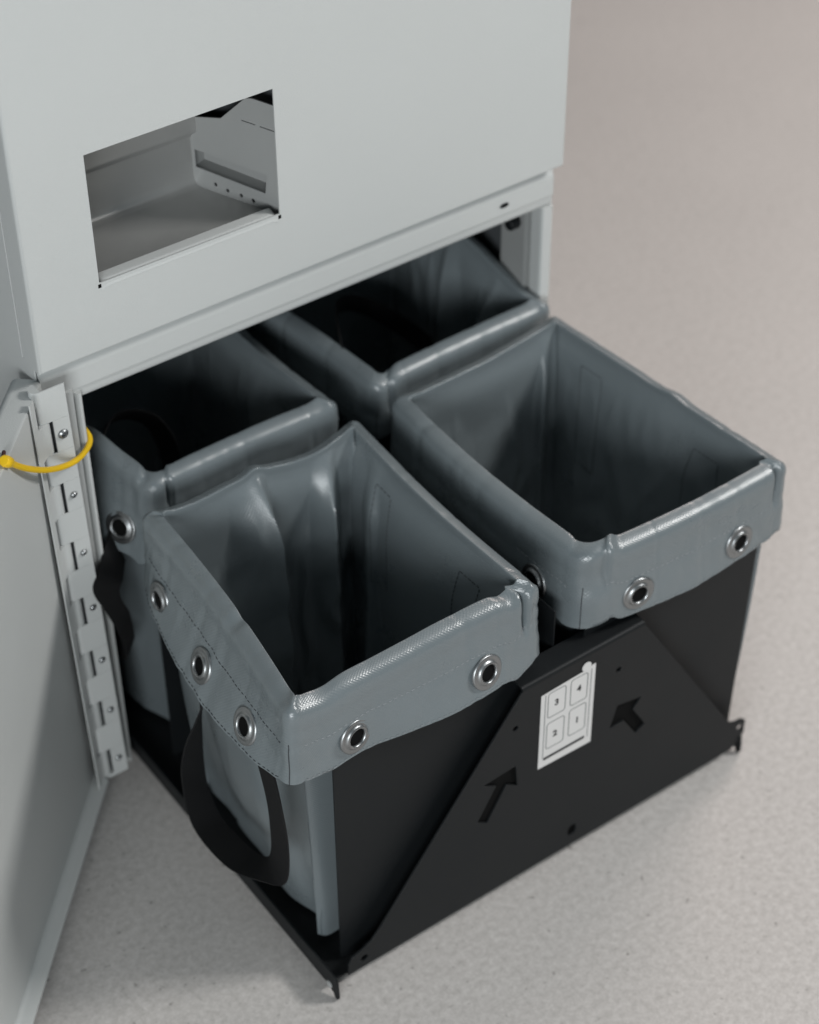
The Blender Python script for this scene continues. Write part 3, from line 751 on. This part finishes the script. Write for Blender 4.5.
R_ = [(0.0345, -0.1780, 0.3050), (0.034, -0.1780, 0.2650), (0.0345, -0.1730, 0.2118), (0.036, -0.1679, 0.1669), (0.036, -0.1729, 0.1352), (0.035, -0.1964, 0.1157), (0.034, -0.2518, 0.1243), (0.033, -0.2820, 0.1420), (0.031, -0.2960, 0.1660), (0.030, -0.3000, 0.2000), (0.030, -0.2960, 0.2450), (0.030, -0.2763, 0.3050)]
ribbon(bag.t, L_, R_, 'webbing')

# --- front-right bag
def side_fr(k, f):
    c = gs(min(f, 1 - f), 0, 0.05)
    if k == 0: return dict(lat=-0.002, dz=-0.004 * gs(f, .5, .3) + 0.004 * c, flare=0.0, fold=0.012 * gs(f, .93, .05))
    if k == 1: return dict(lat=0.004 * math.sin(PI * f), dz=-0.004 * math.sin(PI * f) + 0.003 * gs(f, .55, .05), flare=0.006, fold=0.010 * gs(f, .5, .2), ins=-0.003, bul=0.003, hem=0.088)
    if k == 2: return dict(lat=0.002 * math.sin(PI * f), dz=-0.003 * math.sin(PI * f) + 0.004 * gs(f, 0, .03) - 0.010 * gs(f, .985, .025) + 0.006 * gs(f, .90, .03), flare=0.003 + 0.006 * gs(f, .5, .3), hem=0.088, fold=0.006 * gs(f, .5, .3), ins=0.009, pin=0.008 * gs(f, .035, .012) + 0.007 * gs(f, .93, .014) - 0.004 * gs(f, .965, .014))
    return dict(lat=0.006 * math.sin(PI * f), dz=-0.002 * math.sin(PI * f) - 0.006 * gs(f, .03, .03), flare=0.005, hem=0.090)
bag2 = Bag([(0.3595, -0.0410, 0.391), (0.5755, -0.0255, 0.391), (0.6000, -0.3420, 0.391), (0.3640, -0.3370, 0.390)], [0.006, 0.003, 0.003, 0.018], 5.3, side_fr)
bag2.build('grey vinyl bag in the front right of the tray, standing against the open floor')
for sd, f in ((2, 0.235), (2, 0.775), (3, 0.20), (1, 0.85)): bag2.grommet(sd, f)
bag2.stitch(2, 0.02, 0.985, ('hem', 0.36), 'lightthread'); bag2.stitch(3, 0.015, 0.3, ('hem', 0.36), 'lightthread')
bag2.stitch(2, 0.02, 0.985, ('hem', 0.965), 'lightthread', wd=0.0004)
bag2.patch(1, 0.70, 0.82, 0.62, 0.92); bag2.patch(1, 0.14, 0.24, 0.62, 0.95)
bag2.seam(2, wall=False)
ribbon(bag2.t, [(0.6035, -0.300, 0.302), (0.608, -0.305, 0.25), (0.606, -0.298, 0.20), (0.604, -0.24, 0.17), (0.606, -0.18, 0.20), (0.6, -0.18, 0.30)], [(0.6035, -0.270, 0.302), (0.607, -0.275, 0.25), (0.604, -0.270, 0.215), (0.602, -0.24, 0.195), (0.603, -0.21, 0.22), (0.6, -0.21, 0.30)], 'webbing')

# --- rear-left bag
def side_rl(k, f):
    if k == 2: return dict(lat=-0.003 * math.sin(PI * f), dz=0.004 * gs(f, 0, .04) - 0.008 * gs(f, .97, .03), flare=0.003, hem=0.088, pin=0.007 * gs(f, .93, .014))
    if k == 3: return dict(lat=0.016 * sstep(0, .30, f), dz=0.012 * gs(f, .26, .12) - 0.012 * gs(f, .0, .05), flare=0.006 + 0.012 * gs(f, .2, .2), hem=0.100, bul=0.008, fold=-0.004)
    if k == 1: return dict(lat=-0.006 * math.sin(PI * f), dz=-0.004 * math.sin(PI * f), flare=0.0, fold=0.010 * gs(f, .6, .15))
    return dict(dz=0.02, flare=0.0)
bag3 = Bag([(0.082, 0.262, 0.395), (0.303, 0.262, 0.395), (0.302, -0.006, 0.391), (0.094, -0.007, 0.391)], [0.010, 0.006, 0.004, 0.012], 9.1, side_rl)
bag3.build('grey vinyl bag at the rear left of the tray, beside the screwed hinge')
for sd, f in ((3, 0.13), (2, 0.235), (2, 0.775)): bag3.grommet(sd, f)
bag3.seam(2)
ribbon(bag3.t, [(0.0600, 0.030, 0.315), (0.0262, -0.006, 0.3060), (0.0163, -0.011, 0.2880), (0.0276, -0.012, 0.2517), (0.0416, -0.006, 0.2042), (0.0492, 0.010, 0.1584), (0.06, 0.08, 0.15), (0.062, 0.12, 0.28)],
       [(0.0683, 0.020, 0.2798), (0.0512, -0.004, 0.2799), (0.0445, -0.0085, 0.2730), (0.0463, -0.009, 0.2579), (0.0547, -0.004, 0.2313), (0.0599, 0.010, 0.1809), (0.062, 0.08, 0.175), (0.064, 0.14, 0.28)], 'webbing')
ribbon(bag3.t, [(0.100, 0.10, 0.372), (0.1218, 0.115, 0.378), (0.150, 0.125, 0.366), (0.178, 0.13, 0.340), (0.195, 0.13, 0.300), (0.20, 0.13, 0.25)], [(0.100, 0.115, 0.352), (0.120, 0.13, 0.357), (0.146, 0.14, 0.346), (0.168, 0.145, 0.325), (0.180, 0.145, 0.292), (0.185, 0.145, 0.25)], 'webbing')

# --- rear-right bag
def side_rr(k, f):
    if k == 2: return dict(lat=-0.002 * math.sin(PI * f), dz=0.004 * gs(f, 0, .04) - 0.006 * gs(f, .96, .04), flare=0.003, hem=0.088, pin=0.006 * gs(f, .95, .014))
    if k == 1: return dict(lat=-0.012 * math.sin(PI * f), dz=0.030 * sstep(1.0, .55, f), flare=0.002, fold=0.018 * tent(f, .5, .08, .10) - 0.010 * tent(f, .66, .08, .06) + 0.014 * tent(f, .80, .06, .06), cr=1.5)
    if k == 3: return dict(lat=-0.004 * math.sin(PI * f), dz=-0.003, flare=0.002)
    return dict(dz=0.02, flare=0.0)
bag4 = Bag([(0.327, 0.262, 0.395), (0.575, 0.262, 0.395), (0.582, 0.002, 0.391), (0.362, -0.004, 0.391)], [0.010, 0.006, 0.004, 0.008], 14.9, side_rr)
bag4.build('grey vinyl bag in the rear right of the tray, mostly inside the dark compartment')
for sd, f in ((2, 0.235), (2, 0.775)): bag4.grommet(sd, f)
bag4.seam(2)

ribbon(bag4.t, [(0.358, 0.050, 0.385), (0.372, 0.080, 0.392), (0.405, 0.135, 0.384), (0.440, 0.170, 0.362), (0.478, 0.185, 0.335), (0.500, 0.165, 0.320), (0.520, 0.125, 0.300), (0.530, 0.10, 0.26)], [(0.362, 0.055, 0.362), (0.378, 0.085, 0.368), (0.408, 0.140, 0.360), (0.440, 0.175, 0.338), (0.474, 0.190, 0.312), (0.494, 0.170, 0.297), (0.512, 0.130, 0.277), (0.520, 0.105, 0.24)], 'webbing')
